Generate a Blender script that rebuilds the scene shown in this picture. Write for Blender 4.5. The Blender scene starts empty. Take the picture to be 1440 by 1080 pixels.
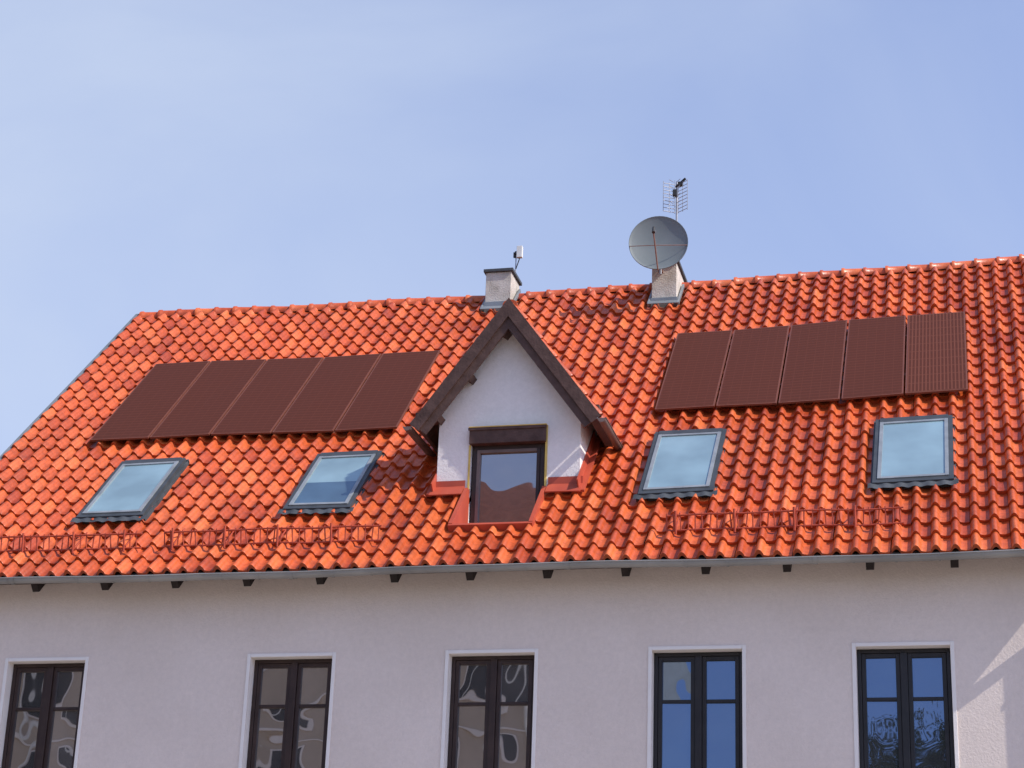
import bpy, math, random
from mathutils import Vector, Matrix
random.seed(7)
scene=bpy.context.scene
scene.view_settings.view_transform='Standard'
try: scene.view_settings.look='None'
except Exception: pass
scene.view_settings.exposure=0

# ------------------------------------------------------------ materials
def newmat(name):
    m=bpy.data.materials.new(name); m.use_nodes=True
    nt=m.node_tree; b=nt.nodes['Principled BSDF']; return m,nt,b
def N(nt,t,**k):
    n=nt.nodes.new(t)
    for a,v in k.items():
        if a in n.inputs: n.inputs[a].default_value=v
        else: setattr(n,a,v)
    return n
def varied(name,c1,c2,scale=3.0,rough=0.7,bump=0.0,bscale=60,spec=0.3,metal=0.0,detail=6):
    m,nt,b=newmat(name)
    tc=N(nt,'ShaderNodeTexCoord')
    no=N(nt,'ShaderNodeTexNoise'); no.inputs['Scale'].default_value=scale; no.inputs['Detail'].default_value=detail
    nt.links.new(tc.outputs['Object'],no.inputs['Vector'])
    cr=N(nt,'ShaderNodeValToRGB'); cr.color_ramp.elements[0].position=.3; cr.color_ramp.elements[1].position=.7
    cr.color_ramp.elements[0].color=(*c1,1); cr.color_ramp.elements[1].color=(*c2,1)
    nt.links.new(no.outputs['Fac'],cr.inputs['Fac']); nt.links.new(cr.outputs['Color'],b.inputs['Base Color'])
    b.inputs['Roughness'].default_value=rough; b.inputs['Specular IOR Level'].default_value=spec; b.inputs['Metallic'].default_value=metal
    if bump>0:
        n2=N(nt,'ShaderNodeTexNoise'); n2.inputs['Scale'].default_value=bscale; n2.inputs['Detail'].default_value=4
        nt.links.new(tc.outputs['Object'],n2.inputs['Vector'])
        bp=N(nt,'ShaderNodeBump'); bp.inputs['Strength'].default_value=bump; bp.inputs['Distance'].default_value=.02
        nt.links.new(n2.outputs['Fac'],bp.inputs['Height']); nt.links.new(bp.outputs['Normal'],b.inputs['Normal'])
    return m
def stucco(name,c1,c2):
    m,nt,b=newmat(name)
    tc=N(nt,'ShaderNodeTexCoord')
    no=N(nt,'ShaderNodeTexNoise'); no.inputs['Scale'].default_value=.5; no.inputs['Detail'].default_value=9; no.inputs['Roughness'].default_value=.65
    nt.links.new(tc.outputs['Object'],no.inputs['Vector'])
    cr=N(nt,'ShaderNodeValToRGB'); cr.color_ramp.elements[0].position=.35; cr.color_ramp.elements[1].position=.65
    cr.color_ramp.elements[0].color=(*c1,1); cr.color_ramp.elements[1].color=(*c2,1)
    nt.links.new(no.outputs['Fac'],cr.inputs['Fac'])
    st=N(nt,'ShaderNodeTexNoise'); st.inputs['Scale'].default_value=14; st.inputs['Detail'].default_value=6; st.inputs['Roughness'].default_value=.75
    nt.links.new(tc.outputs['Object'],st.inputs['Vector'])
    sr=N(nt,'ShaderNodeMapRange'); sr.inputs['From Min'].default_value=.3; sr.inputs['From Max'].default_value=.7; sr.inputs['To Min'].default_value=.93; sr.inputs['To Max'].default_value=1.04
    nt.links.new(st.outputs['Fac'],sr.inputs['Value'])
    mu=N(nt,'ShaderNodeVectorMath',operation='SCALE')
    nt.links.new(cr.outputs['Color'],mu.inputs[0]); nt.links.new(sr.outputs['Result'],mu.inputs['Scale'])
    nt.links.new(mu.outputs[0],b.inputs['Base Color'])
    b.inputs['Roughness'].default_value=.92; b.inputs['Specular IOR Level'].default_value=.15
    n2=N(nt,'ShaderNodeTexNoise'); n2.inputs['Scale'].default_value=30; n2.inputs['Detail'].default_value=5; n2.inputs['Roughness'].default_value=.7
    nt.links.new(tc.outputs['Object'],n2.inputs['Vector'])
    bp=N(nt,'ShaderNodeBump'); bp.inputs['Strength'].default_value=.6; bp.inputs['Distance'].default_value=.015
    nt.links.new(n2.outputs['Fac'],bp.inputs['Height']); nt.links.new(bp.outputs['Normal'],b.inputs['Normal'])
    return m
M_wall=stucco('wall_render',(.76,.65,.575),(.83,.715,.64))
M_dwall=stucco('dormer_render',(.86,.81,.77),(.90,.85,.81))
M_trim=varied('window_surround_plaster',(.84,.78,.73),(.88,.83,.78),4,.85,.2,50)
M_chim=varied('chimney_render',(.42,.38,.32),(.64,.59,.52),5,.9,.4,40)
M_metal=varied('grey_sheet_metal',(.17,.19,.19),(.27,.29,.30),2.5,.5,.1,10,.5,.3)
M_gut=varied('gutter_zinc',(.22,.215,.205),(.34,.33,.31),1.5,.5,.1,8,.5,.2)
M_gutB=varied('gutter_brown',(.13,.085,.07),(.20,.14,.12),3,.45,0,8,.5)
M_lead=varied('dark_flashing',(.045,.05,.055),(.09,.10,.11),4,.7,.3,12)
M_wood=varied('dark_brown_wood',(.065,.034,.026),(.115,.065,.052),6,.6,.3,30)
M_soff=varied('soffit_wood',(.05,.028,.022),(.09,.055,.042),6,.8,.2,30)
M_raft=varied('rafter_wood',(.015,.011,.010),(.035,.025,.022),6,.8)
M_frB=varied('window_frame_brown',(.030,.016,.013),(.05,.028,.022),5,.45,0,1,.4)
M_frK=varied('window_frame_black',(.013,.011,.012),(.022,.019,.02),5,.4,0,1,.4)
M_red=varied('red_flashing',(.40,.065,.035),(.50,.09,.045),3,.5,.1,10,.4)
M_guard=varied('snow_guard_paint',(.36,.05,.025),(.48,.08,.035),8,.5,0,1,.4)
M_ochre=varied('ochre_foam',(.60,.42,.10),(.72,.52,.15),10,.8)
M_sky_out=varied('skylight_cladding',(.045,.052,.057),(.07,.078,.085),5,.5,0,1,.4,.1)
M_sky_in=varied('skylight_sash',(.20,.22,.23),(.30,.32,.33),5,.4,0,1,.5,.1)
M_white=varied('white_plastic',(.70,.70,.66),(.78,.78,.74),5,.5)
M_dish=varied('dish_paint',(.15,.175,.18),(.19,.215,.22),2,.6,0,1,.3)
M_ant=varied('antenna_metal',(.28,.28,.30),(.40,.40,.42),6,.4,0,1,.5,.5)
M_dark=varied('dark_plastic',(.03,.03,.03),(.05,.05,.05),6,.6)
M_rust=varied('rusty_arm',(.20,.10,.07),(.30,.16,.12),8,.7)
M_road_bounce=varied('pale_road_bounce',(.24,.21,.18),(.34,.30,.26),1.5,.9,.4,20)  # unseen road surface made pale to bounce warm light onto the wall
M_pave=varied('paving',(.40,.35,.30),(.50,.44,.38),2,.9,.3,30)
M_grass=varied('ground_grass',(.10,.11,.06),(.16,.15,.09),.3,.95,.3,20)
M_mark=varied('road_paint',(.7,.7,.68),(.8,.8,.78),6,.7)
M_opp=stucco('ochre_render',(.50,.42,.33),(.60,.50,.40))
M_oppr=varied('old_roof',(.16,.06,.04),(.24,.09,.06),3,.8,.4,20)
M_bark=varied('bark',(.06,.045,.035),(.11,.09,.07),5,.9,.5,20)
M_leaf=varied('leaves',(.04,.07,.02),(.09,.12,.04),1,.7)

def glass(name,base,gl,fac,rough=.03,wob=.03,wscale=1.3,bv=(.6,1.3)):
    m,nt,b=newmat(name)
    tc=N(nt,'ShaderNodeTexCoord')
    at=N(nt,'ShaderNodeAttribute',attribute_name='tint')
    no=N(nt,'ShaderNodeTexNoise'); no.inputs['Scale'].default_value=wscale; no.inputs['Detail'].default_value=1
    nt.links.new(tc.outputs['Object'],no.inputs['Vector'])
    bp=N(nt,'ShaderNodeBump'); bp.inputs['Strength'].default_value=wob; bp.inputs['Distance'].default_value=.2
    nt.links.new(no.outputs['Fac'],bp.inputs['Height'])
    n2=N(nt,'ShaderNodeTexNoise'); n2.inputs['Scale'].default_value=1.1; n2.inputs['Detail'].default_value=3
    nt.links.new(tc.outputs['Object'],n2.inputs['Vector'])
    mx=N(nt,'ShaderNodeMapRange'); mx.inputs['From Min'].default_value=.35; mx.inputs['From Max'].default_value=.65; mx.inputs['To Min'].default_value=bv[0]*2; mx.inputs['To Max'].default_value=bv[1]*2
    nt.links.new(n2.outputs['Fac'],mx.inputs['Value'])
    mt=N(nt,'ShaderNodeMath',operation='MULTIPLY'); nt.links.new(mx.outputs[0],mt.inputs[0]); nt.links.new(at.outputs['Fac'],mt.inputs[1])
    sc=N(nt,'ShaderNodeVectorMath',operation='SCALE'); sc.inputs[0].default_value=base
    nt.links.new(mt.outputs[0],sc.inputs['Scale']); nt.links.new(sc.outputs[0],b.inputs['Base Color'])
    b.inputs['Roughness'].default_value=.6
    g=N(nt,'ShaderNodeBsdfGlossy'); g.inputs['Color'].default_value=(*gl,1); g.inputs['Roughness'].default_value=rough
    nt.links.new(bp.outputs['Normal'],g.inputs['Normal'])
    ms=N(nt,'ShaderNodeMixShader'); ms.inputs[0].default_value=fac
    nt.links.new(b.outputs[0],ms.inputs[1]); nt.links.new(g.outputs[0],ms.inputs[2])
    nt.links.new(ms.outputs[0],nt.nodes['Material Output'].inputs['Surface'])
    return m
M_glass=glass('window_glass',(.022,.020,.020),(.30,.44,.70),.36,.015,.05,1.6)
M_glassN=glass('window_glass_neutral',(.030,.026,.024),(.92,.82,.76),.42,.012,.03,1.5)
M_glassS=glass('skylight_glass',(.25,.37,.40),(.62,.76,.80),.30,.08,.02,1.3,(.80,1.17))
M_glassD=glass('skylight_glass_open',(.06,.11,.15),(.5,.65,.80),.30,.05,.02)

def tile_material():
    m,nt,b=newmat('clay_roof_tile')
    tc=N(nt,'ShaderNodeTexCoord')
    at=N(nt,'ShaderNodeAttribute',attribute_name='tint')
    cr=N(nt,'ShaderNodeValToRGB')
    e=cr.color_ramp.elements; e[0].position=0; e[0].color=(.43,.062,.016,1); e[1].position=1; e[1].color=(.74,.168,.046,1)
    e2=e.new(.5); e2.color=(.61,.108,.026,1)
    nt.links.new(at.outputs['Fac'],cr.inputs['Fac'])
    no=N(nt,'ShaderNodeTexNoise'); no.inputs['Scale'].default_value=9; no.inputs['Detail'].default_value=8; no.inputs['Roughness'].default_value=.7
    nt.links.new(tc.outputs['Object'],no.inputs['Vector'])
    mr=N(nt,'ShaderNodeMapRange'); mr.inputs['From Min'].default_value=.3; mr.inputs['From Max'].default_value=.62; mr.inputs['To Min'].default_value=.62; mr.inputs['To Max'].default_value=1.06
    nt.links.new(no.outputs['Fac'],mr.inputs['Value'])
    big=N(nt,'ShaderNodeTexNoise'); big.inputs['Scale'].default_value=.45; big.inputs['Detail'].default_value=4
    nt.links.new(tc.outputs['Object'],big.inputs['Vector'])
    m2=N(nt,'ShaderNodeMapRange'); m2.inputs['From Min'].default_value=.3; m2.inputs['From Max'].default_value=.7; m2.inputs['To Min'].default_value=.84; m2.inputs['To Max'].default_value=1.06
    nt.links.new(big.outputs['Fac'],m2.inputs['Value'])
    mm=N(nt,'ShaderNodeMath',operation='MULTIPLY'); nt.links.new(mr.outputs[0],mm.inputs[0]); nt.links.new(m2.outputs[0],mm.inputs[1])
    sc=N(nt,'ShaderNodeVectorMath',operation='SCALE'); nt.links.new(cr.outputs['Color'],sc.inputs[0]); nt.links.new(mm.outputs[0],sc.inputs['Scale'])
    nt.links.new(sc.outputs[0],b.inputs['Base Color'])
    b.inputs['Roughness'].default_value=.36; b.inputs['Specular IOR Level'].default_value=.42
    n3=N(nt,'ShaderNodeTexNoise'); n3.inputs['Scale'].default_value=30; n3.inputs['Detail'].default_value=3
    nt.links.new(tc.outputs['Object'],n3.inputs['Vector'])
    bp=N(nt,'ShaderNodeBump'); bp.inputs['Strength'].default_value=.3; bp.inputs['Distance'].default_value=.01
    nt.links.new(n3.outputs['Fac'],bp.inputs['Height']); nt.links.new(bp.outputs['Normal'],b.inputs['Normal'])
    return m
M_tile=tile_material()

def panel_material(name,ribs):
    m,nt,b=newmat(name)
    uv=N(nt,'ShaderNodeUVMap')
    sp=N(nt,'ShaderNodeSeparateXYZ'); nt.links.new(uv.outputs['UV'],sp.inputs[0])
    def lines(out,n,w):
        a=N(nt,'ShaderNodeMath',operation='MULTIPLY'); a.inputs[1].default_value=n; nt.links.new(out,a.inputs[0])
        f=N(nt,'ShaderNodeMath',operation='FRACT'); nt.links.new(a.outputs[0],f.inputs[0])
        l=N(nt,'ShaderNodeMath',operation='LESS_THAN'); l.inputs[1].default_value=w; nt.links.new(f.outputs[0],l.inputs[0])
        return l
    l1=lines(sp.outputs['X'],16 if ribs else 6,.38 if ribs else .05)
    l2=lines(sp.outputs['Y'],10 if ribs else 30,.05 if ribs else .22)
    mx=N(nt,'ShaderNodeMath',operation='MAXIMUM'); nt.links.new(l1.outputs[0],mx.inputs[0]); nt.links.new(l2.outputs[0],mx.inputs[1])
    mc=N(nt,'ShaderNodeMix',data_type='RGBA'); mc.inputs[6].default_value=(.085,.023,.012,1); mc.inputs[7].default_value=(.112,.032,.018,1) if not ribs else (.150,.048,.028,1)
    nt.links.new(mx.outputs[0],mc.inputs[0]); nt.links.new(mc.outputs[2],b.inputs['Base Color'])
    b.inputs['Roughness'].default_value=.6; b.inputs['Specular IOR Level'].default_value=.12
    return m
M_pan=panel_material('solar_cells',False); M_panR=panel_material('solar_cells_ribbed',True)
M_panF=varied('solar_frame',(.15,.05,.03),(.19,.062,.037),6,.5)

# ------------------------------------------------------------ mesh builder
class B:
    def __init__(s): s.v=[];s.f=[];s.m=[];s.uv=[];s.mats=[];s.t=[];s.sm=[]
    def mi(s,mat):
        if mat not in s.mats: s.mats.append(mat)
        return s.mats.index(mat)
    def face(s,pts,mat,uv=None,tint=.5,smooth=False):
        i=len(s.v); s.v+= [tuple(p) for p in pts]; s.t+=[tint]*len(pts)
        s.f.append(tuple(range(i,i+len(pts)))); s.m.append(s.mi(mat)); s.uv.append(uv); s.sm.append(smooth)
    def grid(s,rows,mat,tint=.5,smooth=True,closed=False):
        i=len(s.v); n=len(rows[0])
        for r in rows: s.v+=[tuple(p) for p in r]; s.t+=[tint]*n
        for a in range(len(rows)-1):
            for b in range(n if closed else n-1):
                b2=(b+1)%n
                s.f.append((i+a*n+b,i+a*n+b2,i+(a+1)*n+b2,i+(a+1)*n+b)); s.m.append(s.mi(mat)); s.uv.append(None); s.sm.append(smooth)
    def hexa(s,p,mat):
        i=len(s.v); s.v+=[tuple(q) for q in p]; s.t+=[.5]*8
        for f in ((0,3,2,1),(4,5,6,7),(0,1,5,4),(1,2,6,5),(2,3,7,6),(3,0,4,7)):
            s.f.append(tuple(i+k for k in f)); s.m.append(s.mi(mat)); s.uv.append(None); s.sm.append(False)
    def box(s,x0,x1,y0,y1,z0,z1,mat,fn=None):
        p=[(x0,y0,z0),(x1,y0,z0),(x1,y1,z0),(x0,y1,z0),(x0,y0,z1),(x1,y0,z1),(x1,y1,z1),(x0,y1,z1)]
        if fn: p=[fn(*q) for q in p]
        s.hexa(p,mat)
    def cyl(s,a,b,r,mat,n=8,r2=None,cap=True):
        a=Vector(a);b=Vector(b); d=(b-a).normalized()
        u=d.cross(Vector((0,0,1)));
        if u.length<.01: u=d.cross(Vector((1,0,0)))
        u.normalize(); w=d.cross(u); r2=r if r2 is None else r2
        ra=[a+(u*math.cos(t)+w*math.sin(t))*r for t in [2*math.pi*k/n for k in range(n)]]
        rb=[b+(u*math.cos(t)+w*math.sin(t))*r2 for t in [2*math.pi*k/n for k in range(n)]]
        s.grid([ra,rb],mat,closed=True)
        if cap: s.face(ra[::-1],mat); s.face(rb,mat)
    def obj(s,name,parent=None,bevel=0):
        me=bpy.data.meshes.new(name); me.from_pydata(s.v,[],s.f)
        for m in s.mats: me.materials.append(m)
        me.polygons.foreach_set('material_index',s.m)
        me.polygons.foreach_set('use_smooth',s.sm)
        at=me.attributes.new('tint','FLOAT','POINT'); at.data.foreach_set('value',s.t)
        if any(s.uv):
            ul=me.uv_layers.new(name='UVMap')
            for p,u in zip(me.polygons,s.uv):
                if u:
                    for li,c in zip(p.loop_indices,u): ul.data[li].uv=c
        me.update()
        o=bpy.data.objects.new(name,me); scene.collection.objects.link(o)
        if parent: o.parent=parent
        if bevel:
            md=o.modifiers.new('bevel','BEVEL'); md.width=bevel; md.segments=2; md.limit_method='ANGLE'
        return o
def empty(name):
    e=bpy.data.objects.new(name,None); scene.collection.objects.link(e); return e

house=empty('town_house')

# ------------------------------------------------------------ roof frame
TH=math.atan(.98); C,S=math.cos(TH),math.sin(TH)
XL,XR=-15.17,1.30; SL=9.93; EY,EZ=-.5,8.36
def sag(x,s):
    u=(x-XL)/(XR-XL); return (-.10*4*u*(1-u)+.06*u)*max(0,min(1,s/SL))+.012*math.sin(x*1.7+s*.6)*min(1,s/2)
def R(x,s,n): return Vector((x,EY+s*C-n*S,EZ+s*S+n*C+sag(x,s)))

HX0,HX1,HS0,HS1=-7.10,-6.01,1.06,2.10
HD1=2.45
prof=[]
for u in (0,.05,.12,.2,.28,.36,.44,.5): prof.append((u,.078*math.sin(math.pi*u/.5)**.85 if 0<u<.5 else 0))
for u in (.62,.75,.88,1.0): prof.append((u,-.014*math.sin(math.pi*(u-.5)/.5)))
def tiles(b,fr,x0,x1,slen,cw,ex,hole=None,skip=None):
    nc=round((x1-x0)/cw); cw=(x1-x0)/nc; nr=round(slen/ex); ex=slen/nr
    for r in range(nr):
        for c in range(nc):
            xc=x0+(c+.5)*cw; sc=(r+.5)*ex
            if hole and HX0<xc<HX1 and HS0<sc<HD1: continue
            if skip and skip(xc,sc): continue
            jx=random.gauss(0,.003); jn=random.gauss(0,.004); tilt=random.gauss(0,.007); js=random.gauss(0,.009)
            t=min(1,max(0,random.gauss(.5,.24)))
            if random.random()<.02: t=0
            s0=r*ex+js; s1=(r+1)*ex+.05
            if r==nr-1: s1=slen
            def pt(u,h,s,base):
                x=x0+(c+u)*cw+jx
                if hole:
                    if HS0<s<HD1 and HX0<x<HX1:
                        if xc<=HX0: x=HX0
                        elif xc>=HX1: x=HX1
                        elif sc<=HS0: s=HS0
                        else: s=HD1
                return fr(x,s,base+h+(u-.5)*tilt)
            lo=[pt(u,h,s0,.044+jn) for u,h in prof]; mid=[pt(u,h,s0+.025,.049+jn) for u,h in prof]
            hi=[pt(u,h,s1,-.004) for u,h in prof]
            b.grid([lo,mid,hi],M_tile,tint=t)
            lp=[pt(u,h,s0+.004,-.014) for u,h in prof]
            b.grid([lp,lo],M_tile,tint=t*.4,smooth=False)  # lip tint darkened, shade between tile rows put into the colour
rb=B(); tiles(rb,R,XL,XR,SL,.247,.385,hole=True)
rb.obj('roof_tiles',house)
rk=B()
YR=EY+SL*C; ZR=EZ+SL*S
def deck(x0,x1,s0,s1): rk.box(x0,x1,s0,s1,-.10,-.035,M_soff,fn=lambda x,s,n:R(x,s,n))
for i in range(16):
    xa=XL+(XR-XL)*i/16; xb=XL+(XR-XL)*(i+1)/16
    for (s0,s1) in ((0.02,HS0),(HS0,HD1),(HD1,SL)):
        if s0==HS0:
            segs=[]
            if xb<=HX0 or xa>=HX1: segs=[(xa,xb)]
            else:
                if xa<HX0: segs.append((xa,HX0))
                if xb>HX1: segs.append((HX1,xb))
            for q in segs: deck(q[0],q[1],s0,s1)
        else: deck(xa,xb,s0,s1)
rk.obj('roof_deck',house)
bb=B()
def Rb(x,s,n):
    p=R(x,s,n); return Vector((x,2*YR-p.y,p.z))
tiles(bb,Rb,XL,XR,SL,.9,.77); bb.obj('rear_roof_tiles',house)
rc=B(); n=int((XR-XL)/.37)
for i in range(n+1):
    x0=XL+.05+i*.37; x1=x0+.40
    if x0>XR: break
    jz=random.gauss(0,.004); t=min(1,max(0,random.gauss(.5,.25)))
    rows=[]
    for (x,r) in ((x0,.128),(x0+.05,.128),(x0+.06,.112),(x1,.100)):
        zc=ZR+sag(x,SL)-.015+jz
        rows.append([Vector((x,YR-math.cos(a)*r*1.05,zc+math.sin(a)*r)) for a in [math.radians(-25+230*k/12) for k in range(13)]])
    rc.grid(rows,M_tile,tint=t)
    rc.face(rows[0],M_tile,tint=.3)
rc.obj('ridge_tiles',house)
vg=B()
for i in range(12):
    s0=SL*i/12; s1=SL*(i+1)/12
    vg.box(XL-.05,XL+.012,s0,s1,-.12,.075,M_metal,fn=R); vg.box(XR-.012,XR+.05,s0,s1,-.12,.085,M_metal,fn=R)
    vg.box(XL-.05,XL+.012,s0,s1,-.12,.075,M_metal,fn=Rb); vg.box(XR-.012,XR+.05,s0,s1,-.12,.085,M_metal,fn=Rb)
vg.obj('verge_flashing',house)

# ------------------------------------------------------------ walls
WX0,WX1=-15.0,1.2; YB=2*YR-.1; WT=EZ+.5*.98-.13
wb=B()
wins=[-12.84,-9.225,-6.425,-3.69,-1.075]; HW=.585
UZ0,UZ1=5.25,7.30; LZ0,LZ1=1.2,3.3
xs=[WX0]
for c in wins: xs+=[c-HW,c+HW]
xs.append(WX1); zs=[0,LZ0,LZ1,UZ0,UZ1,WT]
for i in range(len(xs)-1):
    for j in range(5):
        if i%2==1 and j in(1,3): continue
        if i==5 and j==0: continue
        wb.face([(xs[i],0,zs[j]),(xs[i+1],0,zs[j]),(xs[i+1],0,zs[j+1]),(xs[i],0,zs[j+1])],M_wall)
RD=.27
def reveal(b,x0,x1,z0,z1,y0,d,mat):
    b.face([(x0,y0,z0),(x0,y0,z1),(x0,y0+d,z1),(x0,y0+d,z0)],mat)
    b.face([(x1,y0,z0),(x1,y0+d,z0),(x1,y0+d,z1),(x1,y0,z1)],mat)
    b.face([(x0,y0,z1),(x1,y0,z1),(x1,y0+d,z1),(x0,y0+d,z1)],mat)
    b.face([(x0,y0,z0),(x0,y0+d,z0),(x1,y0+d,z0),(x1,y0,z0)],mat)
for c in wins:
    reveal(wb,c-HW,c+HW,UZ0,UZ1,0,RD,M_trim)
    reveal(wb,c-HW,c+HW,0.02 if c==wins[2] else LZ0,LZ1,0,RD,M_trim)
for X in (WX0,WX1):
    wb.face([(X,0,0),(X,YB,0),(X,YB,WT),(X,YR,ZR-.2),(X,0,WT)],M_wall)
wb.face([(WX0,YB,0),(WX1,YB,0),(WX1,YB,WT),(WX0,YB,WT)],M_wall)
wb.obj('walls',house)
sb=B()
for c in wins:
    for (z0,z1) in ((UZ0,UZ1),(LZ0,LZ1)):
        b_=.05; y0,y1=-.014,-.002
        if c==wins[2] and z0==LZ0: z0=0.02
        sb.box(c-HW-b_,c-HW-.001,y0,y1,z0,z1+b_,M_trim); sb.box(c+HW+.001,c+HW+b_,y0,y1,z0,z1+b_,M_trim)
        sb.box(c-HW,c+HW,y0+.001,y1,z1+.001,z1+b_-.001,M_trim)
        if z0>1: sb.box(c-HW-.08,c+HW+.08,-.07,.10,z0-.045,z0+.012,M_metal)
sb.obj('window_surrounds',house,.004)
def casement(c,z0,z1,fr,name,glassmat=M_glass,amp=0):
    b=B(); x0,x1=c-HW+.003,c+HW-.003; y0=RD-.12
    f=.05
    b.box(x0,x0+f,y0,y0+.08,z0+.013,z1-.003,fr); b.box(x1-f,x1,y0,y0+.08,z0+.013,z1-.003,fr)
    b.box(x0+f,x1-f,y0,y0+.08,z1-f-.003,z1-.003,fr); b.box(x0+f,x1-f,y0,y0+.08,z0+.013,z0+.013+f,fr)
    b.box(c-.045,c+.045,y0-.018,y0+.05,z0+.014+f,z1-f-.004,fr)
    zt=z1-.64
    for sgn in (-1,1):
        a0,a1=(x0+f+.004,c-.047) if sgn<0 else (c+.047,x1-f-.004)
        q=.055; zz0,zz1=z0+.013+f+.004,z1-f-.007; ys=y0+.006
        b.box(a0,a0+q,ys,ys+.06,zz0,zz1,fr); b.box(a1-q,a1,ys,ys+.06,zz0,zz1,fr)
        b.box(a0+q,a1-q,ys,ys+.06,zz1-q,zz1,fr); b.box(a0+q,a1-q,ys,ys+.06,zz0,zz0+q,fr)
        b.box(a0+q,a1-q,ys+.004,ys+.05,zt-.022,zt+.022,fr)
        for (g0,g1) in ((zz0+q,zt-.022),(zt+.022,zz1-q)):
            tl=random.uniform(-.005,.005); t2=random.uniform(-.006,.006)
            yg=ys+.035; tt=.5+amp*random.uniform(-.3,1.3)
            b.face([(a0+q,yg+tl,g0),(a1-q,yg-tl,g0),(a1-q,yg-tl+t2,g1),(a0+q,yg+tl+t2,g1)],glassmat,tint=tt)
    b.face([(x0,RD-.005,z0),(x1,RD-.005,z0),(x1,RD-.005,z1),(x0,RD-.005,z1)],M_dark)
    return b.obj(name,house,.005)
for i,c in enumerate(wins):
    casement(c,UZ0,UZ1,M_frB if i<3 else M_frK,'casement_window',M_glassN if i<3 else M_glass,1.1 if i<3 else .3)
    if i!=2: casement(c,LZ0,LZ1,M_frB,'ground_floor_window',M_glassN)
db=B(); c=wins[2]
db.box(c-HW+.003,c+HW-.003,.08,.14,.02,LZ1-.6,M_frB); db.box(c-HW+.003,c+HW-.003,.07,.15,LZ1-.599,LZ1-.5,M_frB)
db.box(c-HW+.05,c+HW-.05,.10,.12,LZ1-.499,LZ1-.06,M_glassN); db.box(c-HW+.003,c+HW-.003,.07,.15,LZ1-.059,LZ1-.003,M_frB)
for k in (-1,1):
    for z in (.2,1.3): db.box(c+k*.28-.2,c+k*.28+.2,.06,.081,z,z+.9,M_frB)
db.cyl((c+.06,.03,1.05),(c+.06,.03,1.2),.012,M_ant)
db.obj('front_door',house,.006)

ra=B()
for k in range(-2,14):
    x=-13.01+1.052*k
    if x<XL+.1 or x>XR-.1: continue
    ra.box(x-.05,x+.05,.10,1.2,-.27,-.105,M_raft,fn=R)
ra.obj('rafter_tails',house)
gb=B(); gy,gz,gr=-.575,8.325,.068
xs_=[XL-.03+i*(XR-XL+.06)/24 for i in range(25)]
def gzx(x): return gz+.012*math.sin(x*.8)+.006*math.sin(x*2.3)
rows=[[Vector((x,gy+math.cos(a)*gr,gzx(x)-math.sin(a)*gr)) for a in [math.pi*k/12 for k in range(13)]] for x in xs_]
gb.grid(rows,M_gut)
rows=[[Vector((x,gy+math.cos(a)*(gr-.006),gzx(x)-math.sin(a)*(gr-.006))) for a in [math.pi*k/12 for k in range(13)]] for x in xs_]
gb.grid(rows,M_gut)
for x0,x1 in zip(xs_[:-1],xs_[1:]): gb.cyl((x0,gy-gr,gzx(x0)),(x1,gy-gr,gzx(x1)),.011,M_gut,6,cap=False)
for x in (xs_[0],xs_[-1]): gb.face([Vector((x,gy+math.cos(a)*gr,gzx(x)-math.sin(a)*gr)) for a in [math.pi*k/12 for k in range(13)]],M_gut)
for k in range(0,31):
    x=XL+.3+k*.53
    if x>XR: break
    pts=[Vector((x,gy+math.cos(a)*(gr+.006),gzx(x)-math.sin(a)*(gr+.006))) for a in [math.pi*j/8 for j in range(9)]]
    gb.grid([[p+Vector((-.014,0,0)) for p in pts],[p+Vector((.014,0,0)) for p in pts]],M_gut)
for x in (-13.2,-9.1,-5.3,-2.1):
    pts=[Vector((x,gy+math.cos(a)*(gr+.009),gzx(x)-math.sin(a)*(gr+.009))) for a in [math.pi*j/8 for j in range(9)]]
    gb.grid([[p+Vector((-.03,0,0)) for p in pts],[p+Vector((.03,0,0)) for p in pts]],M_gut)
gb.box(XL,XR,-.055,.10,-.034,-.022,M_gut,fn=R)
PX=.97
for a,b2 in (((PX,gy,gz-.06),(PX,gy,gz-.16)),((PX,gy,gz-.15),(PX,-.14,gz-.60)),((PX,-.14,gz-.58),(PX,-.14,.25)),((PX,-.14,.27),(PX,-.28,.12))):
    gb.cyl(a,b2,.055,M_gut,12)
for z in (1.5,3.5,5.5,7.3): gb.cyl((PX,-.14,z),(PX,-.14,z+.04),.065,M_gut,12); gb.box(PX-.01,PX+.01,-.08,0,z,z+.03,M_gut)
gb.obj('gutter',house)

# ------------------------------------------------------------ dormer
XC=-6.545; DX0,DX1=-7.59,-5.50; DY=.98; AZ=12.68; DS=1.345; HD=1.362; YBG=.70
def dz(x): return AZ-DS*abs(x-XC)
d=B(); wx0,wx1,wz0,wz1=HX0,HX1,9.10,10.76
TOP=.12
zl=dz(DX0)-TOP
d.face([(DX0,DY,8.9),(wx0,DY,8.9),(wx0,DY,dz(wx0)-TOP),(DX0,DY,zl)],M_dwall)
d.face([(wx1,DY,8.9),(DX1,DY,8.9),(DX1,DY,dz(DX1)-TOP),(wx1,DY,dz(wx1)-TOP)],M_dwall)
d.face([(wx0,DY,wz1),(wx1,DY,wz1),(wx1,DY,dz(wx1)-TOP),(XC,DY,AZ-TOP),(wx0,DY,dz(wx0)-TOP)],M_dwall)
for X in (DX0,DX1):
    d.face([(X,DY,8.9),(X,3.2,8.9),(X,3.2,zl),(X,DY,zl)],M_dwall)
reveal(d,wx0,wx1,wz0,wz1,DY,.14,M_dwall)
d.obj('dormer_walls',house)
dr=B(); LS=math.hypot(HD,HD*DS); uS=Vector((HD,0,-HD*DS)).normalized()
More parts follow.
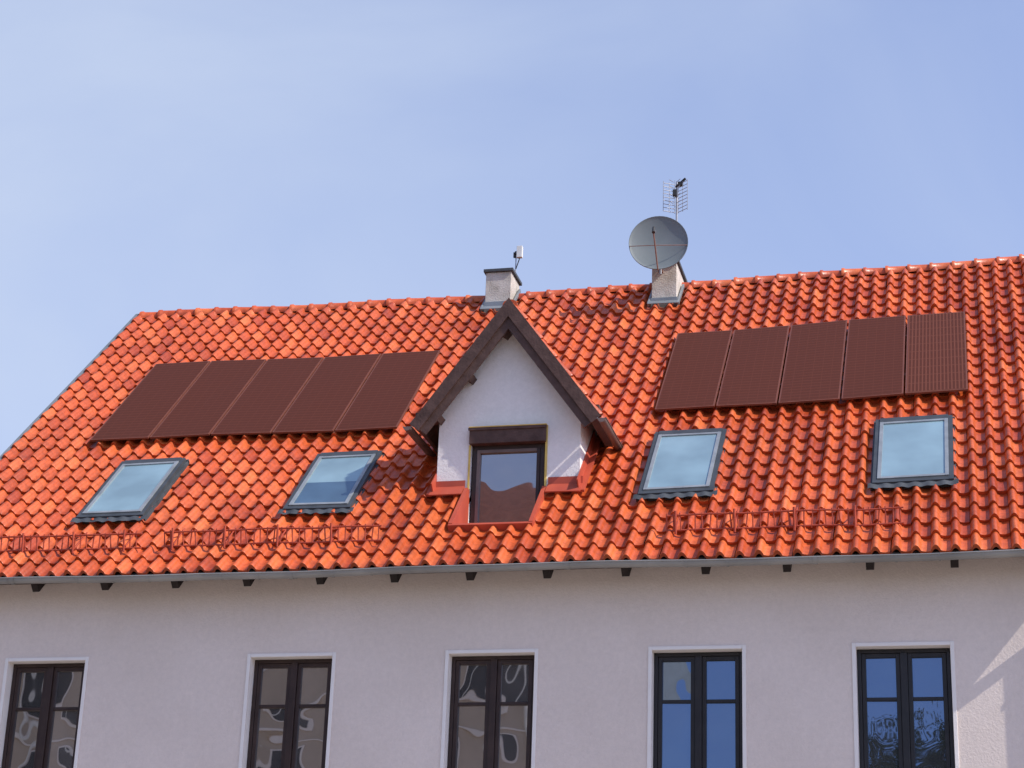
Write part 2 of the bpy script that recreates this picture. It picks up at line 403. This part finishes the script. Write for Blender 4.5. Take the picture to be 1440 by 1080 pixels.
for sg in (-1,1):
    def F(a,y,nn,sg=sg):
        if a<=0: a=uS.z*nn/uS.x
        p=Vector((XC,0,AZ))+Vector((uS.x*sg,0,uS.z))*a+Vector((-uS.z*sg*nn,0,uS.x*nn)); return Vector((p.x,y,p.z))
    dr.box(0.0,LS,YBG+.03,3.9,-.10,-.05,M_soff,fn=F)
    for a in (.42,1.25,2.0): 
        dr.box(a-.05,a+.05,YBG+.035,DY-.002,-.26,-.101,M_wood,fn=F)
    dr.box(-.02,LS+.03,YBG-.01,YBG+.029,-.275,-.03,M_wood,fn=F)
    dr.box(-.02,LS+.05,YBG-.045,YBG-.011,-.165,.005,M_wood,fn=F)
    dr.box(LS+.001,LS+.03,YBG+.03,2.3,-.16,-.05,M_wood,fn=F)
    def FT(x,s,n,F=F): return F(max(.001,LS-s+.02),YBG+x,n*.8-.045)
    def sk(x,s,F=F): 
        p=F(max(.001,LS-s),YBG+x,0); return p.z<EZ+.98*(p.y-EY)-.05
    tb=B(); tiles(tb,FT,0.0,3.4,LS,.247,.37,skip=sk); tb.obj('dormer_roof_tiles',house)
for sg in (-1,1):
    xg=XC+sg*(HD+.055); zg=AZ-DS*HD-.09
    rows=[[Vector((xg+math.cos(a)*.06,y,zg-math.sin(a)*.06)) for a in [math.pi*k/10 for k in range(11)]] for y in (YBG-.09,2.15)]
    dr.grid(rows,M_gutB); dr.face(rows[0],M_gutB)
    dr.cyl((xg-.06,YBG-.09,zg),(xg-.06,2.1,zg),.009,M_gut,6); dr.cyl((xg+.06,YBG-.09,zg),(xg+.06,2.1,zg),.011,M_gutB,6)
    xw=DX0 if sg<0 else DX1
    dr.box(min(xw,xw+sg*.30),max(xw,xw+sg*.30),YBG+.06,DY+.0,zl-.26,zl-.14,M_wood)
dr.obj('dormer_roof_frame',house)
rcd=B()
for i in range(9):
    y0=YBG+.03+i*.37; rows=[]
    for (y,r) in ((y0,.11),(y0+.05,.11),(y0+.06,.10),(y0+.4,.09)):
        rows.append([Vector((XC-math.cos(a)*r,y,AZ-.07+math.sin(a)*r*.75)) for a in [math.radians(-20+220*k/10) for k in range(11)]])
    rcd.grid(rows,M_tile,tint=random.random()); rcd.face(rows[0],M_tile)
rcd.obj('dormer_ridge_tiles',house)
dw=B(); y0=DY+.05; x0,x1=wx0+.02,wx1-.02
dw.box(wx0-.015,wx1+.015,DY-.075,DY+.12,wz1-.20,wz1+.02,M_wood)
dw.box(wx0-.03,wx1+.03,DY-.095,DY-.0755,wz1-.005,wz1+.035,M_wood)
zt=wz1-.202
f=.06
dw.box(x0,x0+f,y0,y0+.08,wz0,zt,M_frB); dw.box(x1-f,x1,y0,y0+.08,wz0,zt,M_frB); dw.box(x0+f,x1-f,y0,y0+.08,zt-f,zt,M_frB); dw.box(x0+f,x1-f,y0,y0+.08,wz0+.02,wz0+.12,M_frB)
dw.box(x0+f+.003,x0+f+.05,y0-.012,y0+.05,wz0+.121,zt-f-.003,M_gutB);dw.box(x1-f-.05,x1-f-.003,y0-.012,y0+.05,wz0+.121,zt-f-.003,M_frB)
dw.box(x0+f+.051,x1-f-.051,y0-.012,y0+.05,zt-f-.05,zt-f-.003,M_gutB)
dw.face([(x0+f+.05,y0+.03,wz0+.1),(x1-f-.05,y0+.03,wz0+.1),(x1-f-.05,y0+.036,zt-f-.05),(x0+f+.05,y0+.036,zt-f-.05)],M_glassN)
dw.box(wx0-.03,wx0-.001,DY-.014,DY-.001,9.7,zt,M_ochre); dw.box(wx1+.001,wx1+.034,DY-.014,DY-.001,9.7,wz1+.03,M_ochre)
dw.box(wx0-.02,wx1+.034,DY-.10,DY-.001,wz1+.0351,wz1+.05,M_ochre)
dw.obj('dormer_window',house,.003)
fl=B()
zf=9.12
yf=EY+HS0*C
fl.face([(HX0,yf-.03,zf),(HX1,yf-.03,zf),(HX1,DY+.06,zf),(HX0,DY+.06,zf)],M_red)
for X,sg in ((HX0,1),(HX1,-1)):
    a=R(X,HS0-.04,.085); b_=R(X,HS1+.02,.10)
    fl.face([(X+sg*.004,a.y,zf-.1),(X+sg*.004,DY,zf-.1),(X+sg*.004,DY,b_.z),(X+sg*.004,a.y,a.z)],M_red)
def rb_(x0,x1,s0,s1,n0,n1,mat=M_red,b=None): (b or fl).box(x0,x1,s0,s1,n0,n1,mat,fn=R)
rb_(HX0-.05,HX0+.006,HS0-.05,HS1-.02,.03,.122); rb_(HX1-.006,HX1+.05,HS0-.05,HS1-.02,.03,.122)
rb_(HX0-.05,HX1+.05,HS0-.09,HS0-.045,-.02,.114)
for xa,xb in ((DX0-.05,HX0-.061),(HX1+.061,DX1+.05)):
    rb_(xa,xb,1.90,2.13,.105,.124)
    fl.box(xa,xb,DY-.02,DY-.0145,9.7,10.03,M_red)
for X,sg in ((DX0,-1),(DX1,1)):
    xa,xb=sorted((X+sg*.003,X+sg*.02)); fl.box(xa,xb,2.0,3.6,.05,.25,M_red,fn=R)
    xa,xb=sorted((X+sg*.021,X+sg*.10)); fl.box(xa,xb,1.95,3.6,.07,.112,M_red,fn=R)
fl.obj('dormer_flashing',house)

# ------------------------------------------------------------ skylights
def skylight(x0,x1,s0,s1,dark=False):
    b=B()
    def q(a,b2,c,d2,n0,n1,m): b.box(a,b2,c,d2,n0,n1,m,fn=R)
    w=.06
    q(x0,x0+w,s0,s1,.02,.145,M_sky_out); q(x1-w,x1,s0,s1,.02,.145,M_sky_out); q(x0+w,x1-w,s0,s0+w+.03,.02,.143,M_sky_out); q(x0+w,x1-w,s1-w-.06,s1,.02,.16,M_sky_out)
    a0,a1,c0,c1=x0+w+.003,x1-w-.003,s0+w+.033,s1-w-.063; u=.05
    q(a0,a0+u,c0,c1,.08,.160,M_sky_in); q(a1-u,a1,c0,c1,.08,.160,M_sky_in); q(a0+u,a1-u,c0,c0+u,.08,.158,M_sky_in); q(a0+u,a1-u,c1-u,c1,.08,.158,M_sky_in)
    cm=c0+u+(c1-c0-2*u)*(.46 if dark else .0)
    if dark:
        b.face([R(a0+u,c0+u,.142),R(a1-u,c0+u,.142),R(a1-u,cm,.142),R(a0+u,cm,.142)],M_glassD)
    b.face([R(a0+u,cm,.142),R(a1-u,cm,.142),R(a1-u,c1-u,.142),R(a0+u,c1-u,.142)],M_glassS)
    rows=[]
    for s,n in ((s0+.01,.128),(s0-.05,.122),(s0-.11,.115)):
        rows.append([R(x0-.06+(x1-x0+.12)*k/40, s+ (0.010*math.sin(k*1.3) if n<.118 else 0), n+.008*math.sin(k*.98)) for k in range(41)])
    b.grid(rows,M_lead)
    for xa,xb in ((x0-.03,x0-.002),(x1+.002,x1+.03)): q(xa,xb,s0-.02,s1+.03,.03,.085,M_lead)
    q(x0-.03,x1+.03,s1+.002,s1+.04,.03,.10,M_lead)
    return b.obj('skylight',house)
skylight(-12.92,-11.87,1.58,3.43); skylight(-9.73,-8.72,1.61,3.43,True)
skylight(-4.60,-3.56,1.68,3.63); skylight(-1.43,-.36,1.75,3.71)

# ------------------------------------------------------------ snow guards
def guard(x0,x1,s):
    b=B()
    def G(x,h,off=0):
        p=R(x,s,.05); return Vector((x,p.y-.12*h+off,p.z+h+.004*math.sin(x*9)))
    nseg=max(2,int((x1-x0)/.5))
    for h in (.05,.25):
        for i in range(nseg):
            a=x0+(x1-x0)*i/nseg; c=x0+(x1-x0)*(i+1)/nseg; b.cyl(G(a,h+.008*math.sin(a*5)),G(c,h+.008*math.sin(c*5)),.013,M_guard,6)
    x=x0; k=0
    while x<x1:
        lean=random.gauss(0,.015)
        b.cyl(G(x,.03),G(x+lean,.275),.010,M_guard,5)
        x+=.095; k+=1
    x=x0+.12
    while x<x1:
        b.cyl(R(x,s+.55,.09),G(x,.05),.011,M_guard,6); b.cyl(G(x,-.01,-.02),G(x,.30,-.02),.017,M_guard,6); b.cyl(R(x,s+.42,.09),G(x,.24),.009,M_guard,6)
        x+=.78
    return b.obj('snow_guard',house)
guard(-15.05,-11.55,.63); guard(-11.2,-8.02,.63); guard(-4.08,-1.0,.63)

# ------------------------------------------------------------ solar arrays
def array(p,ribs):
    (xl,sl0,sl1),(xr,sr0,sr1)=p
    root=empty('solar_panel_array')
    for i in range(5):
        b=B(); u0=i/5; u1=(i+1)/5
        g=.014/abs(xr-xl)
        u0+=g; u1-=g
        def P(u,v,n):
            x=xl+(xr-xl)*u; s=(sl0+(sr0-sl0)*u)*(1-v)+(sl1+(sr1-sl1)*u)*v; return R(x,s,n)
        b.box(u0,u1,0,1,.132,.162,M_panF,fn=P)
        fu=.022/abs(xr-xl); fv=.008
        m=M_panR if (ribs and i==4) else M_pan
        b.face([P(u0+fu,fv,.165),P(u1-fu,fv,.165),P(u1-fu,1-fv,.165),P(u0+fu,1-fv,.165)],m,uv=[(0,0),(1,0),(1,1),(0,1)])
        for v in (.25,.75): b.box(u0-g*.9,u1+g*.9,v-.008,v+.008,.10,.131,M_panF,fn=P)
        b.obj('solar_panel',root)
array(((-13.80,4.24,7.25),(-8.67,4.22,7.22)),False)
array(((-4.72,4.40,7.38),(-.12,4.53,7.53)),True)

# ------------------------------------------------------------ chimneys
def chimney(x0,x1,y0,y1,zt):
    b=B(); z0=EZ+.98*(y0+.5)-.2
    b.box(x0,x1,y0,y1,z0,zt-.06,M_chim)
    b.box(x0-.04,x1+.04,y0-.04,y1+.04,zt-.059,zt,M_lead)
    b.box(x0+.08,x1-.08,y0+.1,y1-.1,zt+.001,zt+.03,M_dark)
    b.box(x0-.018,x1+.018,y0-.018,y1+.018,z0,z0+.34,M_metal)
    s0=(y0+.5)/C
    b.box(x0-.05,x1+.05,s0-.09,s0+.03,.11,.126,M_metal,fn=R)
    for xa,xb in ((x0-.06,x0-.019),(x1+.019,x1+.06)): b.box(xa,xb,s0-.06,s0+.8,.06,.124,M_metal,fn=R)
    return b.obj('chimney',house,.008)
chimney(-8.37,-7.91,6.12,6.75,15.61)
chimney(-5.36,-4.93,5.92,6.95,15.50)

a=B()
ax,ay=-7.90,6.5
a.cyl((ax-.03,ay,15.45),(ax-.03,ay,16.0),.012,M_ant); a.cyl((ax-.03,ay,15.75),(ax+.06,ay-.05,15.98),.010,M_dark)
a.box(ax+.0,ax+.10,ay-.10,ay-.02,15.95,16.17,M_white); a.box(ax-.07,ax-.02,ay-.05,ay-.01,15.97,16.07,M_dark); a.box(ax-.04,ax+.01,ay-.07,ay-.021,16.02,16.08,M_dark)
a.obj('panel_antenna',None,.006)

ds=B()
ctr=Vector((-5.19,5.55,15.66)); axd=Vector((.10,-.97,.10)).normalized()
ux=Vector((0,0,1)).cross(axd).normalized(); uy=axd.cross(ux)
RR=.50; dep=.09
def dp(r,t,o=0): return ctr+ (ux*math.cos(t)+uy*math.sin(t)*1.03)*r + axd*(dep*(r/RR)**2-dep+o)
rs=[0.001]+[RR*k/10 for k in range(1,11)]
front=[[dp(r,2*math.pi*k/48) for k in range(48)] for r in rs]
back=[[dp(r,2*math.pi*k/48,-.012) for k in range(48)] for r in rs[::-1]]
rim=[[dp(RR+.008,2*math.pi*k/48,o) for k in range(48)] for o in (.006,-.016)]
ds.grid(front+rim+back,M_dish,closed=True)
low=dp(RR,-math.pi/2)-uy*.02; foc=ctr+axd*.36+uy*.06+ux*(-.06)
ds.cyl(low,foc-uy*.07,.013,M_rust,8); ds.cyl(foc-axd*(-.02)-uy*.08,foc+uy*.05-axd*.05,.028,M_dark,10); ds.cyl(foc-axd*.05,foc-axd*.11,.033,M_ant,10)
mid=low.lerp(foc,.60)
ds.cyl(dp(RR,math.pi+.12),mid,.006,M_rust,6); ds.cyl(dp(RR,-.12),mid,.006,M_rust,6)
bk=ctr-axd*.17
ds.box(-.09,.09,-.1,.1,-.05,.05,M_ant,fn=lambda x,y,z: bk+ux*x+uy*y+axd*z)
ds.cyl(bk-axd*.03,Vector((-5.2,5.85,15.62)),.025,M_ant); ds.cyl((-5.2,5.85,15.2),(-5.2,5.85,15.75),.025,M_ant)
for z in (15.25,15.38): ds.box(-5.24,-5.16,5.86,5.93,z,z+.04,M_rust)
ds.obj('satellite_dish')

t=B(); tx,ty=-5.02,6.45
t.cyl((tx,ty,15.3),(tx,ty,17.22),.018,M_ant)
for i in range(9):
    z=16.62+i*.068
    for sg in (-1,1):
        t.cyl((tx+sg*.03,ty-.03,z),(tx+sg*.215,ty-.16,z+.02*sg*.5),.006,M_ant,5)
for sg in (-1,1):
    for k in (.03,.12,.215): 
        yy=ty-.03-(k-.03)/.185*.13
        t.cyl((tx+sg*k,yy,16.6),(tx+sg*k,yy,17.19),.006,M_ant,5)
t.box(tx-.035,tx+.035,ty-.25,ty-.14,16.86,16.97,M_dark); t.cyl((tx,ty,16.92),(tx,ty-.2,16.92),.01,M_ant)
for z in (16.70,16.84,17.0,17.12):
    t.cyl((tx-.02,ty-.22,z),(tx-.10,ty-.24,z+.05),.005,M_ant,5);t.cyl((tx+.02,ty-.22,z),(tx+.10,ty-.24,z+.05),.005,M_ant,5)
t.cyl((tx,ty-.22,16.66),(tx,ty-.22,17.16),.006,M_ant,5)
t.cyl((tx-.02,ty-.02,17.12),(tx+.17,ty-.1,17.24),.022,M_dark,8); t.box(tx+.03,tx+.12,ty-.1,ty-.03,17.12,17.19,M_dark)
t.obj('television_antenna')

# ------------------------------------------------------------ ground & street
g=B(); g.face([(-900,-900,0),(900,-900,0),(900,900,0),(-900,900,0)],M_grass); g.obj('ground')
g=B(); g.face([(-300,-33,.004),(300,-33,.004),(300,-4,.004),(-300,-4,.004)],M_road_bounce)
for k in range(-40,41): g.face([(k*6,-18.6,.008),(k*6+3,-18.6,.008),(k*6+3,-18.45,.008),(k*6,-18.45,.008)],M_mark)
g.obj('road')
g=B(); g.box(-300,300,-3.85,-.02,-.1,.12,M_pave); g.box(-300,300,-4,-3.851,-.1,.13,M_chim); g.obj('pavement')
g=B(); g.box(-300,300,-39.9,-33.15,-.1,.12,M_pave); g.box(-300,300,-33.149,-33,-.1,.13,M_chim); g.obj('pavement')
def block(x0,x1,y0,y1,h,name):
    b=B(); b.box(x0,x1,y0,y1,0,h,M_opp)
    b.box(x0-.3,x1+.3,y0-.3,y1+.35,h+.001,h+.3,M_trim)
    ym=(y0+y1)/2
    b.face([(x0-.4,y1+.5,h+.3),(x1+.4,y1+.5,h+.3),(x1+.4,ym,h+5.5),(x0-.4,ym,h+5.5)],M_oppr); b.face([(x0-.4,y0-.5,h+.3),(x1+.4,y0-.5,h+.3),(x1+.4,ym,h+5.5),(x0-.4,ym,h+5.5)],M_oppr)
    for X in (x0,x1): b.face([(X,y0,h+.3),(X,y1,h+.3),(X,ym,h+5.3)],M_opp)
    z=1.2
    while z+2<h:
        x=x0+1.5
        while x+1.2<x1:
            b.box(x-.12,x+1.32,y1+.003,y1+.06,z-.12,z+2.02,M_trim); b.box(x,x+1.2,y1+.061,y1+.08,z,z+1.9,M_frK); b.box(x+.57,x+.63,y1+.081,y1+.1,z,z+1.9,M_white)
            x+=2.9
        b.box(x0,x1,y1+.004,y1+.09,z+2.5,z+2.62,M_trim)
        z+=3.4
    for px in (x1-.5,x1-11.7,x1-20): b.cyl((px,y1+.16,.1),(px,y1+.16,h),.07,M_white,8)
    return b.obj(name)
block(-52,-13.2,-54,-40,20.5,'added_reflection_building')  # added building out of view, placed and sized for the window reflections
def tree(px,py,h,rad,nleaf):
    rnd=random.Random(3); b=B()
    top=Vector((px,py,h*.62)); b.cyl((px,py,0),(px+.1,py,h*.35),.28,M_bark,10,.2); b.cyl((px+.1,py,h*.35),top,.2,M_bark,10,.1)
    cl=[]
    for k in range(26):
        an=rnd.uniform(0,6.28); el=rnd.uniform(-.2,1.3); rr=rad*rnd.uniform(.45,1)
        e=Vector((px+math.cos(an)*math.cos(el)*rr,py+math.sin(an)*math.cos(el)*rr,h*.66+math.sin(el)*rr*1.15))
        st=Vector((px+.1,py,h*rnd.uniform(.35,.6))); md=st.lerp(e,.5)+Vector((0,0,.4))
        b.cyl(st,md,.07,M_bark,6,.045,False); b.cyl(md,e,.045,M_bark,6,.012,False); cl.append(e); cl.append(md.lerp(e,.5))
    for k in range(nleaf):
        c=rnd.choice(cl); p=c+Vector((rnd.gauss(0,.5),rnd.gauss(0,.5),rnd.gauss(0,.42)))
        u=Vector((rnd.gauss(0,1),rnd.gauss(0,1),rnd.gauss(0,1))).normalized(); w_=u.orthogonal().normalized(); s_=rnd.uniform(.07,.14)
        b.face([p-u*s_,p+w_*s_*.5,p+u*s_,p-w_*s_*.5],M_leaf)
    return b.obj('added_reflection_tree')
tree(-1.6,-37,15.6,2.9,5000)  # added tree out of view, put there to break up the pane reflections

# ------------------------------------------------------------ sky, sun, camera
sund=Vector((.71,-.165,.69)).normalized()
w=bpy.data.worlds.new('World'); scene.world=w; w.use_nodes=True; nt=w.node_tree
bg=nt.nodes['Background']
sk=nt.nodes.new('ShaderNodeTexSky'); sk.sky_type='NISHITA'; sk.sun_disc=False
sk.sun_elevation=math.asin(sund.z); sk.sun_rotation=math.atan2(sund.x,sund.y)
sk.air_density=1.0; sk.dust_density=1.2; sk.ozone_density=2.0; sk.altitude=100
tc=nt.nodes.new('ShaderNodeTexCoord')
mp=nt.nodes.new('ShaderNodeMapping'); mp.inputs['Scale'].default_value=(1.6,1.6,3.0); mp.inputs['Rotation'].default_value=(0.2,.45,.3)
no=nt.nodes.new('ShaderNodeTexNoise'); no.inputs['Scale'].default_value=1.7; no.inputs['Detail'].default_value=7; no.inputs['Roughness'].default_value=.5; no.inputs['Distortion'].default_value=.5
nt.links.new(tc.outputs['Generated'],mp.inputs['Vector']); nt.links.new(mp.outputs['Vector'],no.inputs['Vector'])
mr=nt.nodes.new('ShaderNodeMapRange'); mr.inputs['From Min'].default_value=.3; mr.inputs['From Max'].default_value=.7; mr.inputs['To Min'].default_value=-.20; mr.inputs['To Max'].default_value=.20
nt.links.new(no.outputs['Fac'],mr.inputs['Value'])
dt=nt.nodes.new('ShaderNodeVectorMath'); dt.operation='DOT_PRODUCT'; dt.inputs[1].default_value=Vector((-.80,.45,-.45)).normalized()
nt.links.new(tc.outputs['Generated'],dt.inputs[0])
dr_=nt.nodes.new('ShaderNodeMapRange'); dr_.inputs['From Min'].default_value=.0; dr_.inputs['From Max'].default_value=.70; dr_.inputs['To Min'].default_value=.20; dr_.inputs['To Max'].default_value=.88
nt.links.new(dt.outputs['Value'],dr_.inputs['Value'])
ad=nt.nodes.new('ShaderNodeMath'); ad.operation='ADD'; ad.use_clamp=True
nt.links.new(mr.outputs['Result'],ad.inputs[0]); nt.links.new(dr_.outputs['Result'],ad.inputs[1])
mx=nt.nodes.new('ShaderNodeMix'); mx.data_type='RGBA'
mx.inputs[7].default_value=(4.2,4.85,6.15,1)
cl=nt.nodes.new('ShaderNodeMix'); cl.data_type='RGBA'; cl.blend_type='MULTIPLY'; cl.inputs[0].default_value=1; cl.inputs[7].default_value=(1.18,1.20,1.56,1)
nt.links.new(sk.outputs['Color'],cl.inputs[6])
nt.links.new(ad.outputs[0],mx.inputs[0]); nt.links.new(cl.outputs[2],mx.inputs[6])
nt.links.new(mx.outputs[2],bg.inputs['Color']); bg.inputs['Strength'].default_value=.145

sl=bpy.data.lights.new('sun','SUN'); sl.energy=4.7; sl.angle=math.radians(.5); sl.color=(1,.94,.85)
so=bpy.data.objects.new('sun',sl); scene.collection.objects.link(so); so.rotation_euler=sund.to_track_quat('Z','Y').to_euler(); so.location=(20,-20,40)

cam=bpy.data.cameras.new('camera'); co=bpy.data.objects.new('camera',cam); scene.collection.objects.link(co)
cam.sensor_width=36; cam.lens=69.5; cam.clip_end=3000; cam.clip_start=.1
r=Vector((.9723,.2312,.0348)).normalized(); u=Vector((.0482,-.3441,.9377)); u=(u-r*u.dot(r)).normalized(); bk_=r.cross(u)
mat=Matrix(((r.x,u.x,bk_.x,0),(r.y,u.y,bk_.y,-25),(r.z,u.z,bk_.z,1.6),(0,0,0,1)))
co.matrix_world=mat
scene.camera=co
